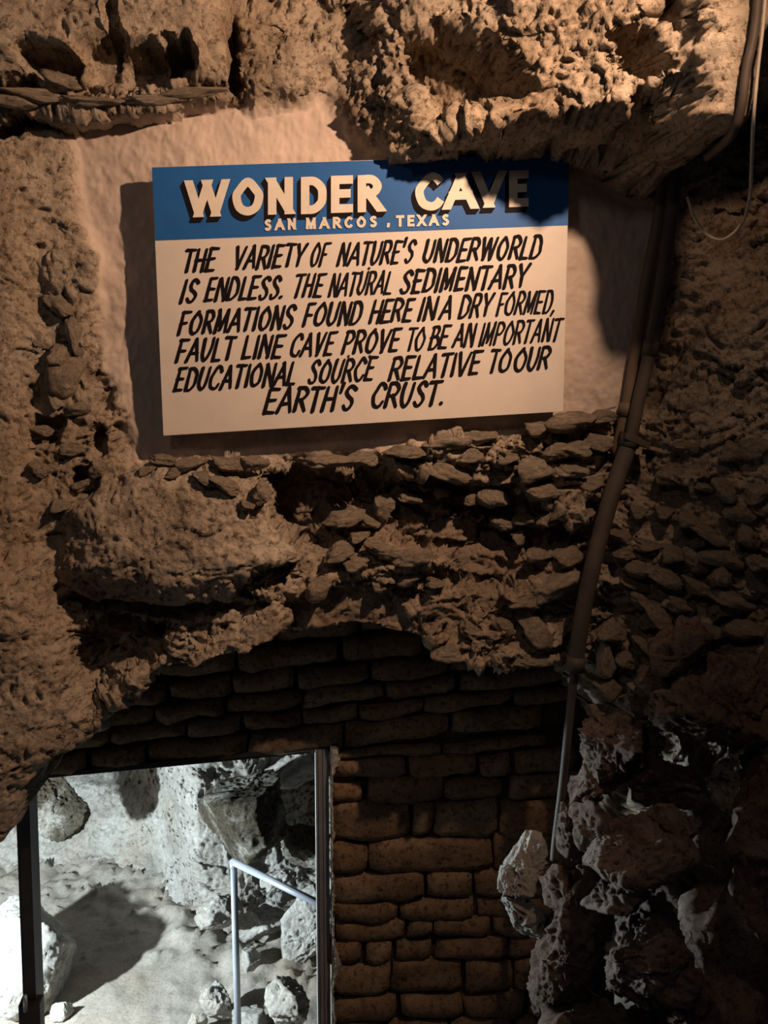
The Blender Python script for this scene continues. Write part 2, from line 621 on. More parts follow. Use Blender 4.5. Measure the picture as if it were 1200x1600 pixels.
lip = ramp_w(600, 235, 0.13, 1040, 205, 0.58)
feats = [
    dict(poly=[(105, 215), (160, 185), (330, 160), (420, 160), (540, 130), (600, 100), (1100, 100), (1080, 240), (1045, 400), (1000, 640),
               (940, 655), (700, 690), (430, 715), (205, 722), (195, 640), (165, 560), (150, 450), (120, 330)],
         w=0.0, rough=0.1, plaster=1.0, edge=0.05, pit=0.0),
    # left wall, stepping out towards the viewer
    dict(poly=[(-400, 190), (100, 200), (112, 330), (148, 420), (140, 560), (150, 650), (200, 725), (205, 780), (100, 870), (80, 900), (-400, 900)],
         w=0.045, rough=0.32, edge=0.07, region=1, pit=0.5),
    dict(poly=[(-400, 200), (35, 215), (45, 420), (30, 640), (35, 760), (60, 900), (-400, 900)], w=0.10, rough=0.24, edge=0.12, region=1, pit=0.28, wref=0.1),
    dict(poly=[(60, 400), (100, 388), (145, 400), (142, 440), (105, 470), (70, 455)], w=0.075, edge=0.025, rough=0.3, region=1, wref=0.1),
    dict(poly=[(45, 650), (90, 655), (85, 700), (42, 695)], w=-0.02, edge=0.02, wref=0.1),
    dict(poly=[(105, 735), (145, 730), (150, 770), (110, 780)], w=-0.02, edge=0.02, wref=0.1),
    dict(poly=[(145, 675), (165, 675), (160, 710), (145, 705)], w=-0.04, edge=0.015, wref=0.05),
    # big bulging rock under the sign
    dict(poly=[(78, 890), (110, 800), (200, 735), (330, 742), (425, 735), (428, 800), (478, 850), (470, 905), (420, 955), (300, 960), (160, 950), (90, 935)],
         w=0.09, dome=0.11, dr=0.22, rough=0.28, edge=0.04, wref=0.14, pit=0.25),
    dict(poly=[(90, 935), (160, 950), (300, 960), (420, 950), (478, 880), (445, 1005), (340, 1045), (260, 1060), (110, 1170), (60, 1100)],
         w=0.08, rough=0.8, edge=0.06, pit=0.9),
    dict(poly=[(108, 1000), (180, 965), (275, 975), (235, 1035), (150, 1090), (108, 1075)], w=-0.06, edge=0.06, wref=0.05, rough=1.0),
    dict(poly=[(255, 945), (340, 945), (325, 965), (250, 965)], w=0.02, edge=0.03, wref=0.12),
    dict(poly=[(365, 905), (430, 880), (465, 895), (430, 940), (370, 950)], w=0.07, edge=0.03, wref=0.12, rough=1.6, pit=1.5),
    # smooth lower lip
    dict(poly=[(330, 1000), (440, 950), (445, 1000), (345, 1046), (270, 1056)], w=0.10, edge=0.03, rough=0.25, pit=0.1),
    # centre recess with rubble
    dict(poly=[(428, 740), (480, 735), (600, 735), (760, 760), (900, 800), (905, 880), (880, 930), (600, 900), (500, 870), (480, 850), (430, 800)],
         w=-0.055, rough=0.7, edge=0.07, soil=0.55, wref=-0.04, rub=1.0),
    dict(poly=[(426, 735), (520, 742), (560, 760), (520, 800), (480, 840), (430, 800)], w=-0.17, edge=0.03, wref=-0.05, soil=0.6),
    dict(poly=[(445, 1000), (480, 870), (600, 880), (640, 930), (740, 930), (893, 900), (896, 1045), (700, 1042), (660, 1012), (560, 992)],
         w=0.0, rough=0.55, edge=0.07, soil=0.35, rub=0.6),
    dict(poly=[(440, 1003), (450, 930), (560, 910), (640, 960), (665, 1012), (560, 994)], w=-0.03, rough=0.35, edge=0.05, soil=0.45, pit=0.1),
    dict(poly=[(480, 870), (560, 845), (690, 870), (700, 890), (640, 905), (560, 905), (500, 910)], w=0.03, rough=0.7, edge=0.08, rub=0.8),
    dict(poly=[(600, 700), (700, 685), (960, 648), (962, 745), (900, 825), (800, 765), (610, 735)], w=0.035, rough=0.7, edge=0.04, rub=1.0, pit=0.6),
    dict(poly=[(900, 860), (900, 930), (870, 960), (890, 1045), (700, 1042), (740, 960)], w=0.03, rough=0.65, edge=0.06, rub=0.8, soil=0.2),
    # lower left pillar
    dict(poly=[(-400, 850), (65, 885), (85, 960), (105, 1050), (118, 1155), (60, 1210), (35, 1290), (0, 1330), (-60, 1360), (-400, 1380)],
         w=0.16, dome=0.08, dr=0.15, rough=0.28, edge=0.06, wref=0.2, region=1, pit=0.45),
    # upper left boulders and ledge
    dict(poly=[(-400, 185), (112, 180), (118, 205), (-400, 215)], w=-0.05, edge=0.025, rough=0.6, wref=0.03),
    dict(poly=[(-400, -400), (352, -400), (361, 20), (360, 130), (300, 138), (230, 142), (100, 132), (0, 138), (-400, 142)],
         w=0.15, dome=0.07, dr=0.12, rough=0.26, edge=0.035, region=2, pit=0.2, wref=0.18),
    dict(poly=[(-400, -400), (175, -400), (178, 85), (130, 95), (60, 80), (-400, 90)], w=0.03, add=True, edge=0.04, wref=0.18),
    dict(poly=[(50, 92), (75, 88), (130, 100), (125, 135), (60, 130)], w=0.06, edge=0.03, wref=0.12),
    dict(poly=[(130, 75), (190, 70), (200, 130), (140, 135)], w=0.08, edge=0.05, wref=0.14),
    dict(poly=[(196, 92), (240, 78), (264, 95), (262, 132), (205, 140)], w=0.03, edge=0.04, wref=0.12),
    dict(poly=[(262, 72), (296, 68), (306, 92), (300, 128), (268, 125)], w=0.03, edge=0.03, wref=0.12),
    dict(poly=[(-400, 142), (90, 128), (130, 140), (200, 150), (300, 138), (355, 134), (330, 155), (250, 165), (150, 176), (0, 180), (-400, 187)],
         w=0.12, rough=0.7, edge=0.02, region=2, wref=0.12),
    dict(poly=[(362, 20), (400, 30), (480, 48), (538, 88), (542, 135), (480, 155), (400, 168), (362, 145)], w=0.05, dome=0.04, dr=0.06, rough=0.5, edge=0.03, region=2, wref=0.07, pit=0.5),
    dict(poly=[(360, -400), (475, -400), (470, 42), (430, 46), (395, 25), (362, 20)], w=0.02, edge=0.03, rough=0.8, region=2, wref=0.05),
    dict(poly=[(173, -120), (181, -120), (182, 88), (174, 88)], w=-0.06, add=True, edge=0.014, wref=0.2, region=2),
    dict(poly=[(354, -60), (366, -60), (367, 60), (364, 134), (355, 134)], w=-0.10, add=True, edge=0.016, wref=0.13, region=2),
    # overhanging rough rock, top right
    dict(poly=[(590, 60), (1180, 60), (1150, 315), (985, 310), (930, 272), (720, 262), (618, 250)], w=0.02, rough=0.7, edge=0.04, pit=0.8),
    dict(poly=[(540, -400), (1096, -400), (1092, 100), (1102, 207), (1000, 214), (960, 206), (900, 202), (850, 206), (800, 198), (740, 206), (700, 214), (612, 238), (596, 190), (545, 130), (485, 42), (470, -20)],
         w=lip, rough=0.6, edge=0.075, region=3, pit=0.8, wref=0.34),
    dict(poly=[(530, -10), (470, -60), (480, 38), (535, 88), (590, 60), (570, 10)], w=0.0, edge=0.05, wref=0.08, region=3),
    dict(poly=[(640, 45), (700, 40), (770, 110), (790, 150), (740, 180), (690, 190), (660, 130)], w=-0.20, add=True, edge=0.06, wref=0.2, region=3),
    dict(poly=[(940, 80), (985, 70), (1005, 130), (980, 150), (955, 130)], w=-0.18, add=True, edge=0.03, wref=0.40, region=3),
    dict(poly=[(985, 150), (1030, 140), (1060, 165), (1040, 190), (990, 185)], w=-0.16, add=True, edge=0.03, wref=0.48, region=3),
    dict(poly=[(1000, 20), (1060, 0), (1070, 50), (1040, 60)], w=-0.16, add=True, edge=0.03, wref=0.5, region=3),
    dict(poly=[(1096, -400), (1500, -400), (1500, 60), (1195, 60), (1168, 180), (1140, 207), (1100, 207), (1090, 100)],
         w=0.68, dome=0.03, dr=0.06, rough=0.24, edge=0.05, region=3, pit=0.15, wref=0.64),
]
UA, VA = uv(-130, -230, 0.25)
UB, VB = uv(1330, 1420, 0.25)
# right side wall runs out towards the viewer from the corner
jp = [(1078, 213), (1100, 209), (1140, 209), (1168, 182), (1196, 60), (1600, 0), (1600, 1600), (1000, 1600), (880, 1400), (890, 1150), (902, 1050), (930, 890), (966, 745), (1005, 560), (1045, 400)]
jpoly = [(p[0], p[1], 0.0 if k == 0 or k > 8 else 0.2) for k, p in enumerate(jp)]
feats.insert(-8, dict(poly=jpoly, w=lambda u, v: np.clip(0.62 * (u - corner_u(v)), -0.05, 0.9), rough=0.75, edge=0.03, region=4, pit=0.5, rub=0.6))
# the doorway hollow under the rock
feats.append(dict(poly=[(-400, 1640, .2), (-400, 1372, .2), (-60, 1364, .2), (0, 1332, .2), (32, 1292, .2), (55, 1218, .15), (112, 1165, .1), (200, 1100, .08), (262, 1054, .08), (342, 1044, .1),
                        (440, 1000, .05), (560, 992, 0), (662, 1013, 0), (702, 1043, 0), (800, 1048, 0), (908, 1052, 0), (930, 1085, 0), (965, 1140, 0), (980, 1300, 0), (980, 1640, 0)],
                  w=-0.75, edge=0.05, region=9, rough=0.6))
W, faces, A, H = build_relief(UA, UB, VB, VA, 0.0048, feats, 1, warp=0.018)
reg = A['region'][faces].max(1)
keep_any = ~((H[faces].max(1) < -0.60))
emit('wall_back', W, faces, A, M['rock'], keep_any & ((reg == 0) | (reg == 9)), 'plastered rock face and bulging limestone behind and below the sign', 'wall')
emit('wall_left', W, faces, A, M['rock'], keep_any & (reg == 1), 'pitted tan limestone wall along the left edge', 'wall')
emit('wall_upper', W, faces, A, M['rock'], keep_any & (reg == 2), 'rounded boulders and thin ledge above the sign at upper left', 'wall')
emit('ceiling', W, faces, A, M['rock'], keep_any & (reg == 3), 'rough overhanging rock jutting out above the right half of the sign', 'rock')
emit('wall_right', W, faces, A, M['rock'], keep_any & (reg == 4), 'shadowed rubble wall right of the conduit', 'wall')
del W, faces

# ------------------------------------------------------------------ single rocks
def ico(sub):
    bm = bmesh.new()
    bmesh.ops.create_icosphere(bm, subdivisions=sub, radius=1.0)
    v = np.array([x.co[:] for x in bm.verts], np.float32)
    f = np.array([[x.index for x in y.verts] for y in bm.faces], np.int32)
    bm.free()
    return v, f


_ico = {s: ico(s) for s in (3, 4, 5, 6)}


def rock_mesh(name, seed, sub=3, planes=11, rough=0.12, flat=0.5):
    rng = np.random.RandomState(seed)
    v, f = _ico[sub]
    nn = rng.normal(size=(planes, 3))
    nn /= np.linalg.norm(nn, axis=1)[:, None]
    dd = rng.uniform(flat, 1.0, planes)
    c = np.maximum(v @ nn.T.astype(np.float32), 1e-3)
    r = np.min(np.where(c > 0.05, dd / c, 9), axis=1)
    r = np.minimum(r, 1.12)
    p = v * r[:, None]
    s = p + seed * 3.1
    p = p + v * (rough * (0.9 * fbm(s * 1.6, 2) + 0.5 * ridged(s * 3.5, 3) * 0.6 + (0.25 * fbm(s * 9, 3) if sub > 3 else 0)))[:, None]
    if sub >= 5:
        f1, f2, cv = worley(s * 5.0)
        p = p + v * ((cv - 0.5) * 0.5 * rough * sstep(0, 0.2, f2 - f1))[:, None]
        f1, _, cv = worley(s * 9.0)
        p = p - v * (0.55 * rough * (1 - sstep(0.1, 0.4, f1)) * (cv > 0.5))[:, None]
    return mesh_from(name, p, f)


def put_rock(name, me, mat, center, size, rot, parent=None):
    """size along (right, up, towards viewer) of the wall frame"""
    o = obj(name, me, mat, parent)
    B = Matrix(((U[0], V[0], N[0]), (U[1], V[1], N[1]), (U[2], V[2], N[2])))
    R = B @ Matrix.Rotation(rot, 3, 'Z')
    S = Matrix.Diagonal((size[0], size[1], size[2]))
    m = (R @ S).to_4x4()
    m.translation = Vector([float(c) for c in center])
    if parent is not None:
        o.matrix_parent_inverse = Matrix.Identity(4)
        o.matrix_basis = parent.matrix_basis.inverted() @ m
    else:
        o.matrix_basis = m
    return o


def big_rock(center, size, rot, seed, sub=6, planes=11, flat=0.6, amp=0.6, pit=0.6, yaw=0.0):
    """angular boulder in place (world verts): planed-off body with broken-rock relief at true scale"""
    rng = np.random.RandomState(seed)
    v, f = _ico[sub]
    nn = rng.normal(size=(planes, 3))
    nn /= np.linalg.norm(nn, axis=1)[:, None]
    dd = rng.uniform(flat, 1.0, planes)
    c = v @ nn.T.astype(np.float32)
    r = np.minimum(np.min(np.where(c > 0.05, dd / np.maximum(c, 0.05), 9), axis=1), 1.1)
    p = v * r[:, None] * np.asarray(size, np.float32)[None]
    n = v / np.asarray(size, np.float32)[None]
    n /= np.linalg.norm(n, axis=1)[:, None]
    ca, sa = math.cos(rot), math.sin(rot)
    Rm = np.array([[ca, -sa, 0], [sa, ca, 0], [0, 0, 1]], np.float32)
    cy, sy = math.cos(yaw), math.sin(yaw)
    Rm = np.array([[cy, 0, -sy], [0, 1, 0], [sy, 0, cy]], np.float32) @ Rm
    p, n = p @ Rm.T, n @ Rm.T
    d, pt = rock_disp(p + seed * 1.37, 0.2)
    p = p + n * (d * amp + pt * pit)[:, None]
    return np.asarray(center)[None] + p[:, :1] * U[None] + p[:, 1:2] * V[None] + p[:, 2:3] * N[None], f


OUT = [(1105, 1090, .38, (.22, .15, .20), 12), (1225, 1330, .48, (.16, .55, .22), 4), (962, 1160, .28, (.125, .13, .14), 34), (1000, 1325, .58, (.15, .055, .13), 10),
       (1005, 1500, .64, (.13, .17, .14), -12), (885, 1480, .42, (.075, .25, .14), -12), (930, 1640, .55, (.20, .14, .18), 0), (1085, 1370, .18, (.26, .36, .18), 0), (1110, 1640, .62, (.2, .2, .2), 0),
       (1060, 1290, .52, (.085, .04, .10), -18), (925, 1300, .45, (.06, .09, .09), 20), (960, 1400, .62, (.09, .05, .10), 15), (1060, 1010, .42, (.10, .05, .12), 25), (1070, 1570, .66, (.10, .12, .12), 30), (1180, 1520, .36, (.26, .36, .2), 0), (1230, 1060, .30, (.16, .16, .16), 0),
       (888, 1305, .34, (.055, .085, .10), 10), (872, 1395, .38, (.045, .09, .09), -6), (1040, 1215, .36, (.13, .085, .12), -8), (915, 1235, .34, (.05, .07, .08), 0)]
ov, of, nv0 = [], [], 0
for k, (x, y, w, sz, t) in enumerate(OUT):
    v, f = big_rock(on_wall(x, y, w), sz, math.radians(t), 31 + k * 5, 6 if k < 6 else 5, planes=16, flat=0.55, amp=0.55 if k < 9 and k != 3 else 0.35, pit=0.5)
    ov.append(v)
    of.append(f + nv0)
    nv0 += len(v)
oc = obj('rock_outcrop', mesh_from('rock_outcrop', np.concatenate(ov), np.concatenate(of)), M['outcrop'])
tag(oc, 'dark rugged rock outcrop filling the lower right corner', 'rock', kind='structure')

wall_back = bpy.data.objects['wall_back']
wall_right = bpy.data.objects['wall_right']
variants = [rock_mesh('rubble_%02d' % k, 100 + k, 4, 13, 0.16, 0.42) for k in range(14)]
PXM = 1 / 530.0
# rubble stones set in the face: px, py, half width, half height (px), tilt deg, how far out
RUB = [(520, 722, 42, 11, 2, .07), (575, 716, 26, 12, 3, .07), (640, 705, 34, 11, 4, .07), (690, 690, 40, 14, 5, .07), (745, 684, 36, 13, 3, .07), (790, 715, 26, 12, -4, .07),
       (735, 712, 30, 10, 2, .08), (660, 728, 30, 10, -6, .05), (705, 742, 36, 16, -14, .05), (845, 668, 28, 12, 4, .07), (890, 660, 36, 14, 4, .07), (935, 652, 26, 12, 5, .06),
       (835, 738, 36, 20, -6, .07), (838, 770, 34, 17, -4, .06), (890, 735, 28, 16, -12, .06), (905, 700, 34, 14, 4, .07), (935, 690, 22, 16, 10, .07), (865, 705, 24, 13, 5, .07),
       (920, 760, 26, 20, 15, .05), (905, 803, 32, 13, 4, .03), (855, 810, 22, 12, -8, .02), (785, 820, 22, 12, -6, .0), (820, 812, 17, 10, 8, .01), (812, 838, 14, 12, 20, .0),
       (770, 780, 24, 14, -20, .01), (735, 782, 18, 10, 10, .0), (690, 770, 16, 9, 0, .0), (665, 762, 14, 8, 12, .0), (640, 780, 20, 9, -14, .0), (655, 745, 14, 8, 10, .02),
       (540, 808, 32, 15, 18, -.02), (595, 792, 20, 18, 40, -.02), (575, 815, 22, 12, -30, -.01), (560, 838, 22, 10, 6, .02), (530, 862, 34, 13, 14, .04), (600, 862, 36, 14, -10, .05),
       (650, 872, 30, 14, 10, .05), (560, 880, 26, 13, 0, .05), (500, 920, 22, 15, 30, .05), (720, 875, 14, 10, 20, .02), (840, 868, 26, 11, -8, .02), (885, 875, 28, 17, 10, .03),
       (860, 915, 50, 28, 18, .03), (830, 935, 32, 16, 22, .03), (840, 985, 34, 24, -30, .03), (785, 975, 20, 13, -50, .02), (735, 985, 24, 15, -35, .02), (680, 910, 20, 10, -20, .01),
       (700, 1020, 34, 12, -10, .02), (760, 1020, 26, 12, 8, .02), (825, 1030, 40, 10, -3, .02), (600, 915, 22, 10, -14, .02), (640, 905, 18, 9, 15, .03),
       (250, 718, 26, 9, -8, .06), (300, 725, 26, 10, 6, .08), (352, 728, 26, 11, -12, .09), (400, 725, 22, 13, 4, .1), (360, 760, 26, 12, -18, .15), (322, 748, 18, 9, -20, .14),
       (405, 770, 14, 18, 5, .16), (385, 790, 14, 9, -20, .18), (228, 735, 18, 8, 10, .08), (270, 740, 16, 7, 0, .12),
       (105, 425, 36, 18, 6, .10), (95, 480, 26, 16, -40, .10), (60, 520, 18, 20, 30, .1), (105, 590, 30, 26, 20, .09), (80, 615, 18, 34, 25, .1), (120, 520, 14, 30, 10, .09),
       (95, 560, 24, 20, 50, .1), (120, 640, 24, 14, 0, .09), (70, 672, 22, 9, -4, .08), (110, 700, 24, 12, 8, .09), (150, 730, 14, 16, 0, .09), (125, 760, 20, 10, 20, .1), (95, 790, 22, 12, -10, .12),
       (130, 800, 22, 12, 10, .13), (60, 735, 18, 14, 0, .13)]
for k, (x, y, a, b, t, w) in enumerate(RUB):
    if x < 180:
        w -= 0.05
    c = on_wall(x, y, w - 0.012)
    put_rock('stone', variants[k % 14], M['stone'], c, (a * PXM * 1.12, b * PXM * 1.15, 0.5 * (a + b) * PXM * 0.95 + 0.008), math.radians(t), wall_back)

# thin plates of the ledge, upper left
for k, (x, y, a, b, t, w) in enumerate([(60, 150, 55, 12, -3, .15), (140, 160, 60, 10, -2, .15), (230, 158, 50, 9, 4, .14), (300, 148, 46, 8, 6, .12), (90, 130, 34, 16, -14, .15),
                                        (20, 158, 40, 14, 0, .14), (335, 138, 26, 7, 10, .1)]):
    put_rock('stone', variants[(k * 3 + 1) % 14], M['stone'], on_wall(x, y, w), (a * PXM, b * PXM, 0.05), math.radians(t), bpy.data.objects['wall_upper'])

# rubble stones of the right wall
RST = [(1110, 835, 36, 15, -22), (1090, 880, 30, 20, -25), (1050, 868, 28, 15, -20), (1120, 870, 40, 14, -18), (1040, 905, 26, 17, -24), (1090, 920, 34, 14, -20), (1060, 945, 30, 15, -18),
       (1130, 905, 26, 18, -60), (1145, 940, 34, 15, -22), (1010, 850, 26, 12, -14), (1000, 890, 24, 13, -14), (975, 838, 20, 12, -8), (975, 862, 22, 11, -10), (985, 910, 30, 11, -22), (1030, 962, 34, 20, -34),
       (1000, 940, 22, 14, -30), (1075, 815, 28, 12, -16), (1150, 800, 26, 14, -20), (1130, 770, 22, 16, -50), (1165, 840, 24, 18, -40), (1185, 880, 24, 16, -20), (1040, 800, 22, 12, -10),
       (1180, 770, 20, 24, 10), (1110, 985, 34, 14, -16), (1160, 985, 30, 16, -14), (960, 985, 24, 20, 30), (945, 1030, 20, 26, 10), (975, 1030, 24, 16, -20), (1010, 1010, 22, 12, -30),
       (1080, 700, 26, 14, 10), (1140, 710, 26, 18, -30), (1045, 740, 26, 18, -10), (1180, 700, 22, 18, 30), (950, 1080, 20, 22, 20), (930, 1110, 18, 16, 0), (1000, 800, 20, 12, -10), (1095, 760, 22, 10, -20)]
for k, (x, y, a, b, t) in enumerate(RST):
    d = ray(x, y)
    w = 0.0
    for _ in range(8):                       # walk to the sloping surface
        uu, vv = uv(x, y, w)
        w = float(np.clip(0.62 * (uu - corner_u(vv)), -0.05, 0.9))
    c = on_wall(x, y, w + 0.012)
    s = 1.0 - w / 2.9
    put_rock('stone', variants[(k * 5 + 2) % 14], M['stone'], c, (a * PXM * s * 1.15, b * PXM * s * 1.15, 0.05), math.radians(t), wall_right)

# pale spur sticking out of the outcrop into the doorway light
v1, f1 = big_rock(on_wall(812, 1362, 0.28), (0.125, 0.055, 0.07), math.radians(40), 911, 6, 14, 0.5, 0.30, 0.45, yaw=math.radians(-35))
v2, f2 = big_rock(on_wall(822, 1432, 0.28), (0.105, 0.050, 0.07), math.radians(-48), 917, 6, 14, 0.5, 0.30, 0.45, yaw=math.radians(-35))
spur = obj('rock_spur', mesh_from('rock_spur', np.concatenate([v1, v2]), np.concatenate([f1, f2 + len(v1)])), M['pale'])
tag(spur, 'pale jagged spur of rock on the left side of the dark outcrop', 'rock')

# ------------------------------------------------------------------ masonry wall with the doorway
MW = -0.45
mwall = empty('wall_doorway', at_z(560, 1590, 0.0) * np.array([1, 0, 0]) + np.array([0, on_wall(520, 1590, MW)[1], 0]), 'dark coursed stone wall around the doorway', 'wall', kind='structure')


def mp(px, py, w=MW):
    return on_wall(px, py, w)


# mortar core: two slabs around the opening, then one added to block light
def core(name, pts):
    outline = [mp(x, y, MW - 0.02) for x, y in pts]
    return obj(name, prism_mesh(name, outline, -N * 0.22), M['mortar'], mwall)


core('core_slab', [(521, 1172), (960, 1125), (960, 2080), (528, 2080)])
core('core_slab', [(-260, 1248), (-260, 940), (960, 900), (960, 1130), (516, 1174), (20, 1221)])
core('core_slab', [(-420, 1250), (-45, 1228), (-30, 2080), (-420, 2080)])  # unseen slab added to stop chamber light leaking past the left jamb

rb = random.Random(5)


def block_mesh(quad, depth, seed):
    """one dressed stone: quad = 4 traced corners (tl, tr, br, bl); pillowed front with worn edges"""
    nx, ny = 9, 6
    tl, tr, br, bl = [mp(*q) for q in quad]
    verts, wts = [], []
    for j in range(ny):
        t = j / (ny - 1)
        for i in range(nx):
            s = i / (nx - 1)
            p = (tl * (1 - s) + tr * s) * (1 - t) + (bl * (1 - s) + br * s) * t
            verts.append(p)
            es = min(s, 1 - s) * np.linalg.norm(tr - tl)
            et = min(t, 1 - t) * np.linalg.norm(bl - tl)
            wts.append(min(es, 0.03) / 0.03 * 0.35 + min(et, 0.025) / 0.025 * 0.35 + 0.3)
    verts = np.array(verts, np.float32)
    wts = np.array(wts, np.float32)
    wts[np.isclose(wts, 0.3, atol=0.05)] = 0.0
    s = verts * 9.0 + seed * 2.3
    wob = fbm(s, 2)
    inpl = (fbm(s * 0.8 + 40, 2) * 0.016)[:, None] * V[None] + (fbm(s * 0.8 + 90, 2) * 0.012)[:, None] * U[None]
    front = verts + inpl + N[None] * (depth * (wts - 0.3) + 0.010 * wob * (wts > 0.5))[:, None]
    back = []
    ring = [i for i in range(nx)] + [j * nx + nx - 1 for j in range(1, ny)] + [(ny - 1) * nx + i for i in range(nx - 2, -1, -1)] + [j * nx for j in range(ny - 2, 0, -1)]
    nb = len(front)
    allv = list(front) + [front[i] - N * 0.06 for i in ring]
    fs = []
    for j in range(ny - 1):
        for i in range(nx - 1):
            a = j * nx + i
            fs.append((a, a + nx, a + nx + 1, a + 1))
    for k in range(len(ring)):
        k2 = (k + 1) % len(ring)
        fs.append((ring[k], ring[k2], nb + k2, nb + k))
    return mesh_from('masonry_block', np.array(allv), fs)


blocks = []


def course(ytop_l, ybot_l, xs, slope=-0.055, x0=520, slope_b=None):
    """xs: list of (x0, x1[, dt, db]) stones of the course"""
    sb = slope if slope_b is None else slope_b
    for s in xs:
        a, b = s[0], s[1]
        dt = s[2] if len(s) > 2 else 0
        db = s[3] if len(s) > 3 else 0
        g = 2.5
        j = [rb.uniform(-2.5, 2.5) for _ in range(8)]
        blocks.append([(a + g + j[0], ytop_l + slope * (a - x0) + g + dt + j[1]), (b - g + j[2], ytop_l + slope * (b - x0) + g + dt + j[3]),
                       (b - g + j[4], ybot_l + sb * (b - x0) - g + db + j[5]), (a + g + j[6], ybot_l + sb * (a - x0) - g + db + j[7])])


course(1172, 1186, [(520, 690), (692, 850)], -0.08, slope_b=-0.05)
course(1186, 1219, [(518, 636), (638, 746), (748, 800), (802, 900)], -0.05, slope_b=-0.03)
course(1219, 1258, [(518, 570, 3, 0), (572, 690, 0, 0), (693, 790, 4, -4), (792, 910)], -0.03, slope_b=-0.04)
course(1258, 1314, [(518, 643, -4, -2), (645, 680, 0, -6), (677, 778, -2, -2), (780, 910)], -0.04, slope_b=-0.03)
course(1314, 1363, [(516, 573, 2, 0), (575, 768, -2, 0), (770, 910)], -0.045, slope_b=-0.02)
course(1363, 1408, [(516, 665), (667, 740), (742, 910)], -0.02, slope_b=-0.03)
course(1408, 1438, [(518, 621), (623, 742), (744, 900)], -0.03, slope_b=-0.02)
course(1438, 1471, [(522, 634), (636, 678), (680, 765), (767, 900)], -0.025, slope_b=-0.03)
course(1471, 1505, [(513, 568), (570, 613), (615, 674), (676, 792), (794, 900)], -0.03, slope_b=-0.03)
course(1505, 1556, [(514, 609), (612, 722, -3, -3), (724, 800), (802, 900)], -0.03, slope_b=-0.03)
course(1556, 1594, [(516, 620), (626, 722), (724, 820), (822, 900)], -0.03, slope_b=-0.02)
course(1594, 1640, [(520, 600), (602, 700), (702, 800), (802, 900)], -0.02)
course(1640, 1690, [(520, 640), (642, 760), (762, 900)], -0.02)
# above the lintel, following its slope
SL = -0.100
def over(yb, yt, xs):
    course(yt, yb, xs, SL, x0=300)
over(1191, 1152, [(40, 140), (142, 228), (230, 386), (388, 536), (538, 700), (702, 850)])
over(1152, 1124, [(60, 170), (172, 288), (290, 376), (378, 472), (474, 560), (562, 660), (662, 800), (802, 900)])
over(1124, 1094, [(120, 240), (242, 352), (354, 470), (472, 600), (602, 712), (714, 900)])
over(1094, 1058, [(150, 262), (264, 364), (366, 460), (462, 576), (578, 700), (702, 800), (802, 900)])
over(1058, 1018, [(250, 370), (372, 530), (532, 660), (662, 780), (782, 900)])
over(1018, 975, [(300, 430), (432, 560), (562, 700), (702, 900)])
for k, q in enumerate(blocks):
    o = obj('stone', block_mesh(q, 0.035 + rb.uniform(-0.008, 0.014), k), M['block'], mwall)

# ------------------------------------------------------------------ door frame
door = empty('door_1', on_wall(270, 1590, -0.40) * np.array([1, 1, 0]), 'steel frame of the open doorway in the stone wall', 'door frame', kind='structure')


def channel(name, pa, pb, width, depth, mat, ribs):
    """steel channel from pa (top) to pb (bottom): base strip with raised ribs"""
    d = pb - pa
    d /= np.linalg.norm(d)
    s = np.cross(d, N)
    s = s / np.linalg.norm(s)
    if np.dot(s, U) < 0:
        s = -s
    prof = []
    k = len(ribs)
    for r0, r1, h in ribs:
        prof += [(r0 * width, h), (r1 * width, h)]
    prof = prof + [(ribs[-1][1] * width, -depth), (ribs[0][0] * width, -depth)]
    out = [pa + s * (x - width / 2) + N * y for x, y in prof]
    return obj(name, prism_mesh(name, out, pb - pa), mat, door)


WD = -0.44
jr = channel('jamb', mp(503, 1169, WD), mp(511, 2090, WD), 0.050, 0.09, M['galv'],
             [(0.0, 0.16, .016), (0.16, 0.22, .004), (0.22, 0.50, .014), (0.50, 0.56, .003), (0.56, 0.72, .012), (0.72, 1.0, -.012)])
jr['label'] = 'ribbed galvanised steel jamb'
jl = channel('jamb', mp(34, 1212, WD), mp(66, 2090, WD), 0.050, 0.10, M['steel_dark'],
             [(0.0, 0.2, .0), (0.2, 0.26, .008), (0.26, 1.0, .008)])
jl['label'] = 'dark steel jamb seen against the light'
obj('lintel_plate', prism_mesh('lintel_plate', [mp(8, 1216, -.43), (mp(528, 1162, -.43)), mp(528, 1168.5, -.43), mp(8, 1222, -.43)], -N * 0.16), M['steel_dark'], door)
obj('hinge', prism_mesh('hinge', [mp(28, 1572, -.41), mp(62, 1569, -.41), mp(64, 1625, -.41), mp(30, 1627, -.41)], -N * 0.06, 0.004), M['steel_dark'], door)
obj('hinge_pin', tube_mesh('hinge_pin', [mp(39, 1555, -.40), mp(40, 1580, -.40)], 0.008), M['galv'], door)
# ragged mortar bead squeezed out beside the right jamb
bv, bf = [], []
nb = 150
for k in range(nb):
    y = 1166 + k * 3.4
    wd = 5.0 + 2.0 * math.sin(k * 0.21) + rb.uniform(-1.5, 2.5) + (9 * max(0, math.sin(k * 0.065 + 1.3)) ** 8)
    for j in range(7):
        t = j / 6
        x = 515.5 + (y - 1166) * 0.0075 + wd * t
        bv.append(mp(x, y + rb.uniform(-1.2, 1.2), MW + 0.012 + 0.028 * math.sin(math.pi * min(1, t * 0.9 + 0.1)) + rb.uniform(-.003, .003) - (0.03 if j == 6 else 0)))
for k in range(nb - 1):
    for j in range(6):
        a = k * 7 + j
        bf.append((a, a + 7, a + 8, a + 1))
bd = obj('mortar_bead', mesh_from('mortar_bead', np.array(bv), bf), M['bead'], door)
bd['label'] = 'ragged pale mortar bead'

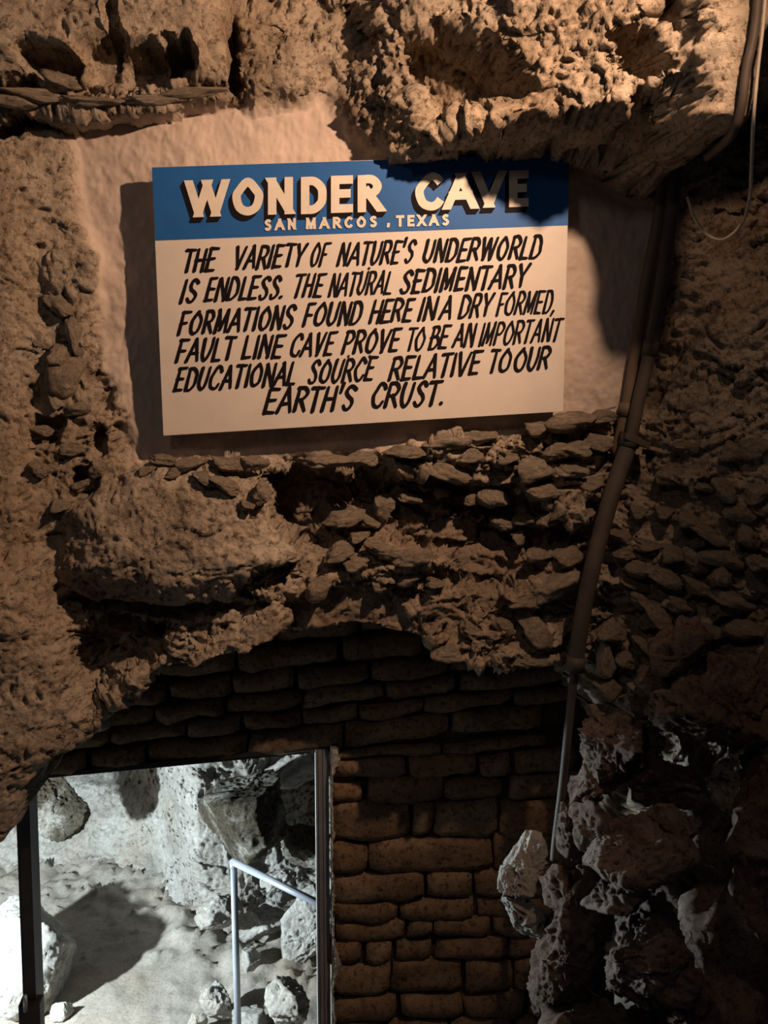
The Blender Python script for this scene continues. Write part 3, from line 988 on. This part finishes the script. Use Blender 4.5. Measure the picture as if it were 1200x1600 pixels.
# ------------------------------------------------------------------ lit chamber beyond: floor, back wall, boulders
def grid_xy(x0, x1, y0, y1, step, zf):
    nx, ny = int((x1 - x0) / step) + 1, int((y1 - y0) / step) + 1
    gx, gy = np.meshgrid(np.linspace(x0, x1, nx), np.linspace(y0, y1, ny))
    gx, gy = gx.ravel().astype(np.float32), gy.ravel().astype(np.float32)
    z = zf(gx, gy)
    idx = np.arange(nx * ny).reshape(ny, nx)
    f = np.stack([idx[:-1, :-1].ravel(), idx[:-1, 1:].ravel(), idx[1:, 1:].ravel(), idx[1:, :-1].ravel()], 1)
    return np.stack([gx, gy, z], 1), f


def floor_z(x, y):
    p = np.stack([x, y, np.zeros_like(x)], 1)
    z = 0.03 * fbm(p * 1.5, 3) + 0.008 * fbm(p * 9, 3) + 0.004 * ridged(p * 25, 2)
    f1, _, cv = worley(p * 16)
    foot = np.interp(x, [-3.0, -2.3, -1.9, -1.5, -1.15, -0.9], [5.9, 6.15, 6.1, 5.85, 5.45, 5.2])
    near = np.exp(-((foot - y) / 0.45) ** 2)
    z = z + (0.014 + 0.05 * near) * (1 - sstep(0.05, 0.38, f1)) * (cv > 0.72 - 0.4 * near) + 0.06 * near * (0.5 + fbm(p * 6, 3))
    return z


v, f = grid_xy(-4.2, 2.0, 1.2, 8.6, 0.022, floor_z)
fl = obj('floor', mesh_from('floor', v, f), M['path'])
tag(fl, 'packed grey earth path of the lit chamber through the doorway', 'floor', kind='structure')


def back_wall():
    """slope of pale rock rising from the path: grid over (x, s), s runs from the path up the slope"""
    nx, ns = 520, 330
    gx, gs = np.meshgrid(np.linspace(-3.6, 0.7, nx), np.linspace(0, 3.0, ns))
    x, s = gx.ravel().astype(np.float32), gs.ravel().astype(np.float32)
    # foot line of the slope on the floor
    foot = np.interp(x, [-4.4, -3.0, -2.3, -1.9, -1.5, -1.15, -0.9, -0.5, 0.3, 1.6], [5.6, 5.9, 6.15, 6.1, 5.85, 5.45, 5.4, 5.8, 5.9, 5.9]).astype(np.float32)
    prof_d = np.interp(s, [0, 0.35, 0.8, 1.3, 2.2, 3.6], [-0.25, 0.10, 0.36, 0.50, 0.62, 0.75]).astype(np.float32)
    prof_z = np.interp(s, [0, 0.35, 0.8, 1.3, 2.2, 3.6], [-0.15, 0.08, 0.42, 0.92, 1.80, 3.2]).astype(np.float32)
    y = foot + prof_d
    z = prof_z
    # buttress that carries the bright nose
    b = np.exp(-((x + 1.22) / 0.34) ** 2)
    y = y - 0.34 * b * sstep(0.25, 1.0, s)
    # dark hollow left of the buttress, high up
    h = np.exp(-((x + 2.15) / 0.33) ** 2) * sstep(0.80, 1.0, s + 0.25 * (x + 2.1))
    y = y + 0.7 * h
    P = np.stack([x, y, z], 1)
    S = P + 40.0
    d, pt = rock_disp(S * 0.8, 0.2)
    rough = 0.75 + 0.45 * sstep(-1.4, -1.0, x)
    d = (0.06 * fbm(S * 1.6, 2) + d * 0.9) * rough + pt * 0.6
    P[:, 1] -= d * 0.8
    P[:, 2] += d * 0.6
    idx = np.arange(nx * ns).reshape(ns, nx)
    fc = np.stack([idx[:-1, :-1].ravel(), idx[:-1, 1:].ravel(), idx[1:, 1:].ravel(), idx[1:, :-1].ravel()], 1)
    return P, fc


v, f = back_wall()
cw = obj('wall_chamber', mesh_from('wall_chamber', v, f), M['pale'])
tag(cw, 'pale rock slope lit by white light at the back of the chamber', 'wall', kind='structure')

# boulders: px, py of the centre, distance y, half sizes in metres (right, up, deep), tilt, label
BOULD = [
    (24, 1500, 4.84, (0.33, 0.34, 0.30), 10, 'big bright white boulder behind the dark left jamb'),
    (96, 1580, 4.60, (0.055, 0.055, 0.05), 20, 'small pale stone at the right foot of the big white boulder'),
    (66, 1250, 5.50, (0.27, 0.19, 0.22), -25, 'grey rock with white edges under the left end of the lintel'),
    (392, 1262, 5.30, (0.29, 0.30, 0.28), 15, 'large muddy boulder with painted shade and white patches at the top of the doorway view'),
    (455, 1208, 5.88, (0.19, 0.16, 0.17), 30, 'pale jagged rock in the top right corner of the doorway'),
    (485, 1450, 5.08, (0.19, 0.27, 0.10), -30, 'flat pale slab leaning behind the sloping handrail'),
    (406, 1440, 5.22, (0.14, 0.12, 0.12), -20, 'white broken rock just right of the upright rail post'),
    (432, 1378, 4.95, (0.11, 0.06, 0.09), 20, 'small broken rock showing above the sloping handrail'),
    (452, 1572, 4.20, (0.14, 0.15, 0.12), 25, 'angular boulder between the rail post and the galvanised jamb'),
    (340, 1560, 4.62, (0.08, 0.12, 0.08), 30, 'narrow upright stone left of the rail post at the bottom'),
    (393, 1500, 5.00, (0.085, 0.075, 0.08), -30, 'small pale stone halfway down beside the rail post'),
    (306, 1598, 4.52, (0.05, 0.05, 0.05), 10, 'smallest stone at the edge of the path left of the rail post'),
    (392, 1590, 4.52, (0.08, 0.08, 0.08), 40, 'dark wedged stone left of the angular boulder beside the rail post'),
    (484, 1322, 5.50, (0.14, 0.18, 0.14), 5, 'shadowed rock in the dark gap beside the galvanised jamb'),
    (338, 1425, 5.05, (0.13, 0.11, 0.12), 15, 'rounded white rock touching the rail post from the left'),
]
for k, (x, y, yy, sz, t, lab) in enumerate(BOULD):
    c = at_y(x, y, yy)
    v, f = big_rock(np.zeros(3), sz, math.radians(t), 300 + k * 7, 6 if max(sz) > 0.25 else 5, 16, 0.55, 0.34 if max(sz) > 0.1 else 0.2, 0.35 if max(sz) > 0.1 else 0.15)
    o = obj('boulder', mesh_from('boulder', v, f), M['darkened'] if k in (2, 3, 13) else M['pale'])
    o.location = Vector([float(q) for q in c])
    tag(o, lab, 'rock', 'boulders in the lit chamber')

# ------------------------------------------------------------------ handrail
hp_top = at_y(365, 1347, 4.30)
hp_bot = np.array([hp_top[0], hp_top[1], -0.02])
d2 = at_z(492, 1409, hp_top[2])
rail = empty('handrail', hp_bot, 'grey painted pipe handrail with one upright post inside the doorway', 'handrail')
obj('post', tube_mesh('post', [hp_bot, hp_top], 0.017), M['rail'], rail)
end = hp_top + (d2 - hp_top) * 1.25
obj('rail', tube_mesh('rail', [hp_top - (d2 - hp_top) * 0.015, end], 0.017), M['rail'], rail)
obj('elbow', tube_mesh('elbow', [hp_top + np.array([0, 0, -0.03]), hp_top + np.array([0, 0, 0.008])], [0.0195, 0.0195]), M['rail'], rail)
obj('base_flange', tube_mesh('base_flange', [hp_bot + np.array([0, 0, 0.0]), hp_bot + np.array([0, 0, 0.035])], 0.045), M['rail'], rail)

# ------------------------------------------------------------------ conduits and cables
con = empty('conduit', on_wall(893, 1050, 0.05), 'long grey conduit running down the corner right of the sign', 'conduit')
cu = catmull([on_wall(x, y, w) for x, y, w in ((1080, 120, .12), (1062, 240, .10), (1048, 340, .10), (1036, 430, .10), (1016, 545, .10), (998, 625, .10), (985, 690, .10))], 6)
obj('upper_pipe', tube_mesh('upper_pipe', cu, 0.020), M['conduit'], con)
cl = catmull([on_wall(x, y, w) for x, y, w in ((985, 688, .10), (958, 765, .11), (932, 860, .12), (912, 950, .12), (898, 1040, .11))], 6)
obj('lower_pipe', tube_mesh('lower_pipe', cl, 0.0265), M['conduit'], con)
ce = catmull([on_wall(x, y, w) for x, y, w in ((899, 1036, .11), (889, 1130, .09), (880, 1220, .08), (869, 1310, .10), (866, 1345, .12))], 6)
obj('end_pipe', tube_mesh('end_pipe', ce, 0.014), M['conduit'], con)


def ring(pa, pb, r):
    return tube_mesh('coupling', [pa, pb], r, 18)


obj('coupling', ring(on_wall(1019, 533, .10), on_wall(1014, 555, .10), 0.0245), M['conduit'], con)
obj('coupling', ring(on_wall(987, 680, .10), on_wall(982, 698, .10), 0.031), M['conduit'], con)
obj('coupling', ring(on_wall(901, 1025, .112), on_wall(897, 1048, .11), 0.030), M['conduit'], con)
obj('strap', prism_mesh('strap', [on_wall(968, 673, .07), on_wall(1006, 690, .07), on_wall(1003, 699, .07), on_wall(966, 683, .07)], N * 0.062, 0.002), M['conduit'], con)

con2 = empty('conduit', on_wall(966, 690, 0.02), 'shorter tan conduit lying beside the long grey conduit', 'conduit')
c2 = catmull([on_wall(x, y, w) for x, y, w in ((1040, 225, .06), (1030, 330, .05), (1008, 450, .05), (992, 555, .05), (977, 645, .05), (962, 712, .04))], 6)
obj('pipe', tube_mesh('pipe', c2, 0.018), M['conduit_pale'], con2)
obj('coupling', ring(on_wall(980, 630, .05), on_wall(976, 650, .05), 0.0225), M['conduit_pale'], con2)

cb = tag(obj('cable', tube_mesh('cable', catmull([on_wall(x, y, w) for x, y, w in ((1200, -60, .74), (1192, 40, .74), (1184, 110, .74), (1177, 190, .73), (1174, 262, .58), (1171, 310, .48), (1158, 350, .36), (1130, 374, .33), (1104, 366, .30), (1085, 340, .28), (1074, 308, .24))], 8), 0.0042, 8), M['cable']),
         'thin pale cable hanging in a loop on the right wall', 'cable')
cb2 = tag(obj('cable', tube_mesh('cable', catmull([on_wall(x, y, w) for x, y, w in ((1190, -80, .73), (1180, 40, .73), (1166, 110, .73), (1158, 170, .72), (1142, 212, .66), (1105, 245, .40))], 8), 0.011, 10), M['cable_dark']),
          'thick dark cable beside the bright rock in the top right corner', 'cable')

# ------------------------------------------------------------------ the sign
SW = 0.085                     # face of the board in front of the rock
STL, STR, SBR, SBL = (237, 261), (890, 240), (880, 643), (255, 681)
sign = empty('cave_sign', on_wall(565, 660, 0.03), 'blue and white painted board with black hand lettering on the plastered face', 'sign')


def sp(px, py, lift=0.0):
    return on_wall(px, py, SW) + N * lift


obj('panel', prism_mesh('panel', [sp(*STL), sp(*STR), sp(*SBR), sp(*SBL)], -N * 0.016, 0.0015), M['sign_white'], sign)
e = 0.8
bb = obj('header_band', prism_mesh('header_band', [sp(237.6, 261.6, .0008), sp(889.4, 240.8, .0008), sp(887.3, 352, .0008), sp(243, 376, .0008)], -N * 0.0006), M['sign_blue'], sign)
bb['label'] = 'blue painted header band'
for yy0, yy1 in ((330, 350), (580, 600)):
    obj('batten', prism_mesh('batten', [sp(290, yy0, -.0165), sp(850, yy0 - 12, -.0165), sp(850, yy1 - 12, -.0165), sp(290, yy1, -.0165)], -N * 0.075), M['wood'], sign)

# hand lettering: strokes in a unit cell (width, strokes); 'c' strokes are smoothed
G = {
    'A': (0.72, [('l', [(0, 0), (0.36, 1)]), ('l', [(0.36, 1), (0.72, 0)]), ('l', [(0.13, 0.34), (0.59, 0.34)])]),
    'B': (0.62, [('l', [(0.06, 0), (0.06, 1)]), ('c', [(0.06, 1), (0.36, 0.99), (0.54, 0.78), (0.36, 0.55), (0.06, 0.53)]), ('c', [(0.06, 0.53), (0.42, 0.52), (0.60, 0.26), (0.40, 0.02), (0.06, 0.0)])]),
    'C': (0.66, [('c', [(0.64, 0.80), (0.52, 0.96), (0.34, 1.0), (0.13, 0.73), (0.04, 0.5), (0.13, 0.14), (0.34, 0.0), (0.52, 0.05), (0.64, 0.22)])]),
    'D': (0.66, [('l', [(0.06, 0), (0.06, 1)]), ('c', [(0.06, 1), (0.36, 0.98), (0.58, 0.76), (0.62, 0.5), (0.58, 0.24), (0.36, 0.02), (0.06, 0)])]),
    'E': (0.56, [('l', [(0.06, 0), (0.06, 1)]), ('l', [(0.06, 1), (0.54, 1)]), ('l', [(0.06, 0.52), (0.46, 0.52)]), ('l', [(0.06, 0), (0.54, 0)])]),
    'F': (0.54, [('l', [(0.06, 0), (0.06, 1)]), ('l', [(0.06, 1), (0.54, 1)]), ('l', [(0.06, 0.5), (0.44, 0.5)])]),
    'H': (0.64, [('l', [(0.06, 0), (0.06, 1)]), ('l', [(0.58, 0), (0.58, 1)]), ('l', [(0.06, 0.5), (0.58, 0.5)])]),
    'I': (0.16, [('l', [(0.08, 0), (0.08, 1)])]),
    'L': (0.50, [('l', [(0.06, 0), (0.06, 1)]), ('l', [(0.06, 0), (0.50, 0)])]),
    'M': (0.80, [('l', [(0.06, 0), (0.10, 1)]), ('l', [(0.10, 1), (0.40, 0.12)]), ('l', [(0.40, 0.12), (0.70, 1)]), ('l', [(0.70, 1), (0.74, 0)])]),
    'N': (0.66, [('l', [(0.06, 0), (0.06, 1)]), ('l', [(0.06, 1), (0.60, 0)]), ('l', [(0.60, 0), (0.60, 1)])]),
    'O': (0.74, [('c', [(0.37, 1.0), (0.14, 0.73), (0.05, 0.5), (0.14, 0.14), (0.37, 0.0), (0.60, 0.14), (0.69, 0.5), (0.60, 0.73), (0.37, 1.0)])]),
    'P': (0.60, [('l', [(0.06, 0), (0.06, 1)]), ('c', [(0.06, 1), (0.40, 0.98), (0.56, 0.73), (0.40, 0.48), (0.06, 0.45)])]),
    'R': (0.64, [('l', [(0.06, 0), (0.06, 1)]), ('c', [(0.06, 1), (0.40, 0.98), (0.57, 0.74), (0.40, 0.50), (0.06, 0.48)]), ('l', [(0.30, 0.48), (0.62, 0)])]),
    'S': (0.58, [('c', [(0.53, 0.84), (0.40, 0.98), (0.22, 0.97), (0.09, 0.78), (0.22, 0.58), (0.42, 0.44), (0.52, 0.24), (0.38, 0.02), (0.18, 0.0), (0.04, 0.15)])]),
    'T': (0.60, [('l', [(0.30, 0), (0.30, 1)]), ('l', [(0.0, 1), (0.60, 1)])]),
    'U': (0.64, [('c', [(0.06, 1), (0.06, 0.6), (0.08, 0.22), (0.30, 0.0), (0.52, 0.2), (0.58, 0.6), (0.58, 1)])]),
    'V': (0.66, [('l', [(0.02, 1), (0.33, 0)]), ('l', [(0.33, 0), (0.64, 1)])]),
    'W': (0.94, [('l', [(0.0, 1), (0.24, 0)]), ('l', [(0.24, 0), (0.47, 0.95)]), ('l', [(0.47, 0.95), (0.70, 0)]), ('l', [(0.70, 0), (0.94, 1)])]),
    'X': (0.64, [('l', [(0.0, 1), (0.62, 0)]), ('l', [(0.62, 1), (0.0, 0)])]),
    'Y': (0.62, [('l', [(0.0, 1), (0.31, 0.45)]), ('l', [(0.62, 1), (0.31, 0.45)]), ('l', [(0.31, 0.45), (0.31, 0)])]),
    "'": (0.14, [('l', [(0.07, 1.12), (0.03, 0.73)])]),
    '.': (0.18, [('l', [(0.08, 0.03), (0.10, 0.05)])]),
    ',': (0.18, [('l', [(0.10, 0.06), (0.04, -0.14)])]),
}


def clip_y(poly, lo, hi):
    for lim, sgn in ((lo, 1), (hi, -1)):
        out = []
        for k in range(len(poly)):
            a, b = poly[k], poly[(k + 1) % len(poly)]
            ia, ib = sgn * (a[1] - lim) >= 0, sgn * (b[1] - lim) >= 0
            if ia:
                out.append(a)
            if ia != ib:
                t = (lim - a[1]) / (b[1] - a[1])
                out.append((a[0] + (b[0] - a[0]) * t, lim))
        poly = out
        if not poly:
            break
    return poly


def hull(pts):
    pts = sorted(set((round(x, 6), round(y, 6)) for x, y in pts))
    def half(ps):
        h = []
        for p in ps:
            while len(h) >= 2 and (h[-1][0] - h[-2][0]) * (p[1] - h[-2][1]) - (h[-1][1] - h[-2][1]) * (p[0] - h[-2][0]) <= 0:
                h.pop()
            h.append(p)
        return h
    a, b = half(pts), half(pts[::-1])
    return a[:-1] + b[:-1]


def glyph_polys(ch, width, height, pen, style, jit):
    """convex polygons of one letter in a cell of the given width and height (same unit, y up)"""
    gw, strokes = G[ch]
    out = []
    h = pen / 2
    for kind, pts in strokes:
        if style == 'bold':          # keep the centre line inside the cell
            P = [np.array([h * 0.9 + p[0] / gw * max(width - 1.8 * h, 0.01), h + p[1] * (height - 2 * h)]) for p in pts]
        else:
            P = [np.array([p[0] / gw * width, p[1] * height]) + np.array([jit.uniform(-.025, .025), jit.uniform(-.02, .02)]) * height for p in pts]
        if kind == 'c':
            P = catmull(P, 7)
        n = len(P)
        for k in range(n - 1):
            a, b = P[k], P[k + 1]
            d = b - a
            L = np.linalg.norm(d)
            if L < 1e-6:
                continue
            d = d / L
            s = np.array([-d[1], d[0]])
            if style == 'bold':
                if kind == 'l':
                    diag = abs(d[0]) > 0.12 and abs(d[1]) > 0.12
                    ext = pen * 0.9 if diag else h
                    if abs(d[1]) < 0.12:
                        ext = h * 0.95
                    q = [a - d * ext + s * h, a - d * ext - s * h, b + d * ext - s * h, b + d * ext + s * h]
                    q = clip_y([tuple(x) for x in q], 0.0, height)
                else:
                    closed = pts[0] == pts[-1]
                    e2 = pen * 0.12 if closed or 0 < k < n - 2 else 0.0
                    q = [tuple(x) for x in (a - d * e2 + s * h, a - d * e2 - s * h, b + d * e2 - s * h, b + d * e2 + s * h)]
                if len(q) >= 3:
                    out.append(hull(q))
            else:
                # brush: a little thicker at the start of the stroke
                t0, t1 = k / (n - 1), (k + 1) / (n - 1)
                ra, rbb = h * (1.12 - 0.28 * t0), h * (1.12 - 0.28 * t1)
                pts2 = [(c[0] + r * math.cos(an), c[1] + r * math.sin(an)) for c, r in ((a, ra), (b, rbb)) for an in np.linspace(0, 2 * math.pi, 11)[:-1]]
                out.append(hull(pts2))
    return out


def paint_word(word, x0, y0, x1, y1, cap, pen, style, slant, mat, part, lift, shadow=None, gap=0.16):
    """word between traced baseline points (x0,y0)-(x1,y1); cap height and pen width in traced pixels"""
    jit = random.Random(word + str(int(x0)))
    tot = sum(G[c][0] for c in word) + gap * (len(word) - 1)
    L = x1 - x0
    room = L - (slant * cap if slant else 0) * 0.85
    k = room / tot
    slope = (y1 - y0) / (x1 - x0)
    if style == 'brush':
        pen *= min(1.05, max(0.82, k / 22.0))
    verts, fcs = [], []
    svert, sfc = [], []
    cx = 0.0
    z = 0

    def put(poly, vs_, fs_, lf):
        base = len(vs_)
        for (gx, gy) in poly:
            px = x0 + gx
            py = y0 + slope * gx - gy
            vs_.append(sp(px, py, lf))
        fs_.append(tuple(range(base, base + len(poly))))
    for c in word:
        gw = G[c][0] * k
        dy = jit.uniform(-0.02, 0.02) * cap if style != 'bold' else 0
        for poly in glyph_polys(c, gw, cap, pen, style, jit):
            pp = [(cx + x + slant * y, y + dy) for x, y in poly]
            put(pp, verts, fcs, lift + (z % 40) * 0.000012)
            if shadow:
                sh = hull(pp + [(x + shadow[0], y + shadow[1]) for x, y in pp])
                put(sh, svert, sfc, lift - 0.0009 + (z % 40) * 0.000012)
            z += 1
        cx += gw + gap * k
    if shadow:
        so = obj(part + '_shadow', mesh_from(part + '_shadow', np.array(svert), sfc, False), M['letter_black'], sign)
    return obj(part, mesh_from(part, np.array(verts), fcs, False), mat, sign)


def z4(x, y):
    return 200 + x / 1.66667, 230 + y / 1.66667


LH = 0.0030
# heading, letter by letter as painted
HEAD = [('W', 290.5, 340.2, 357, 58), ('O', 361, 337.8, 413.5, 59), ('N', 416.5, 336, 460, 58), ('D', 468, 335, 511.5, 58), ('E', 515, 333.2, 552, 58), ('R', 556.5, 332.2, 599, 58),
        ('C', 647, 330, 695.5, 59), ('A', 694, 328, 745, 57), ('V', 738.5, 325.5, 789.5, 57), ('E', 793.5, 324, 826, 57)]
for c, x0, yb, x1, cap in HEAD:
    paint_word(c, x0, yb, x1, yb - 0.033 * (x1 - x0), cap, 13.2, 'bold', 0, M['letter_white'], 'heading_letter', LH, shadow=(-6.0, -8.5))
for wd, x0, yb, x1, ye in (('SAN', 412.5, 361, 463, 359), ('MARCOS', 477, 358.6, 589.5, 355.3), (',', 604, 355.6, 609, 355.4), ('TEXAS', 618.5, 354.8, 702, 352.5)):
    paint_word(wd, x0, yb, x1, ye, 18, 4.3, 'bold', 0, M['letter_white'], 'place_lettering', LH + 0.0006, gap=0.2)
BODY = [('THE', 140, 325, 235, 320), ('VARIETY', 272, 317, 465, 309), ('OF', 472, 310, 526, 306), ("NATURE'S", 545, 308, 750, 299), ('UNDERWORLD', 765, 299, 1082, 287),
        ('IS', 135, 404, 187, 401), ('ENDLESS.', 200, 399, 414, 391), ('THE', 428, 391, 514, 386), ('NATURAL', 522, 387, 694, 379), ('SEDIMENTARY', 708, 379, 1044, 362),
        ('FORMATIONS', 130, 487, 438, 468), ('FOUND', 455, 466, 614, 458), ('HERE', 628, 457, 747, 450), ('IN', 755, 450, 808, 446), ('A', 812, 446, 850, 444), ('DRY', 860, 444, 952, 438), ('FORMED,', 958, 437, 1120, 430),
        ('FAULT', 124, 559, 281, 551), ('LINE', 296, 549, 410, 545), ('CAVE', 420, 545, 543, 538), ('PROVE', 557, 536, 712, 529), ('TO', 722, 529, 778, 526), ('BE', 782, 525, 840, 521), ('AN', 845, 520, 908, 517), ('IMPORTANT', 912, 516, 1131, 502),
        ('EDUCATIONAL', 120, 634, 445, 616), ('SOURCE', 468, 614, 648, 604), ('RELATIVE', 678, 607, 922, 588), ('TO', 935, 587, 1002, 582), ('OUR', 1002, 582, 1102, 576),
        ("EARTH'S", 354, 692, 596, 680), ('CRUST.', 630, 679, 832, 668)]
for wd, a, b, c, d in BODY:
    x0, y0 = z4(a, b)
    x1, y1 = z4(c, d)
    big = wd in ("EARTH'S", 'CRUST.')
    paint_word(wd, x0, y0, x1, y1, 36 if big else 33.5, 5.5 if big else 5.0, 'brush', 0.26, M['letter_black'], 'body_lettering', LH - 0.001, gap=0.17)
for x, y in ((577, 419), (578, 556), (545, 556)):
    c = sp(x, y, 0.001)
    obj('nail', tube_mesh('nail', [c, c + N * 0.003], 0.0035, 10), M['nail'], sign)
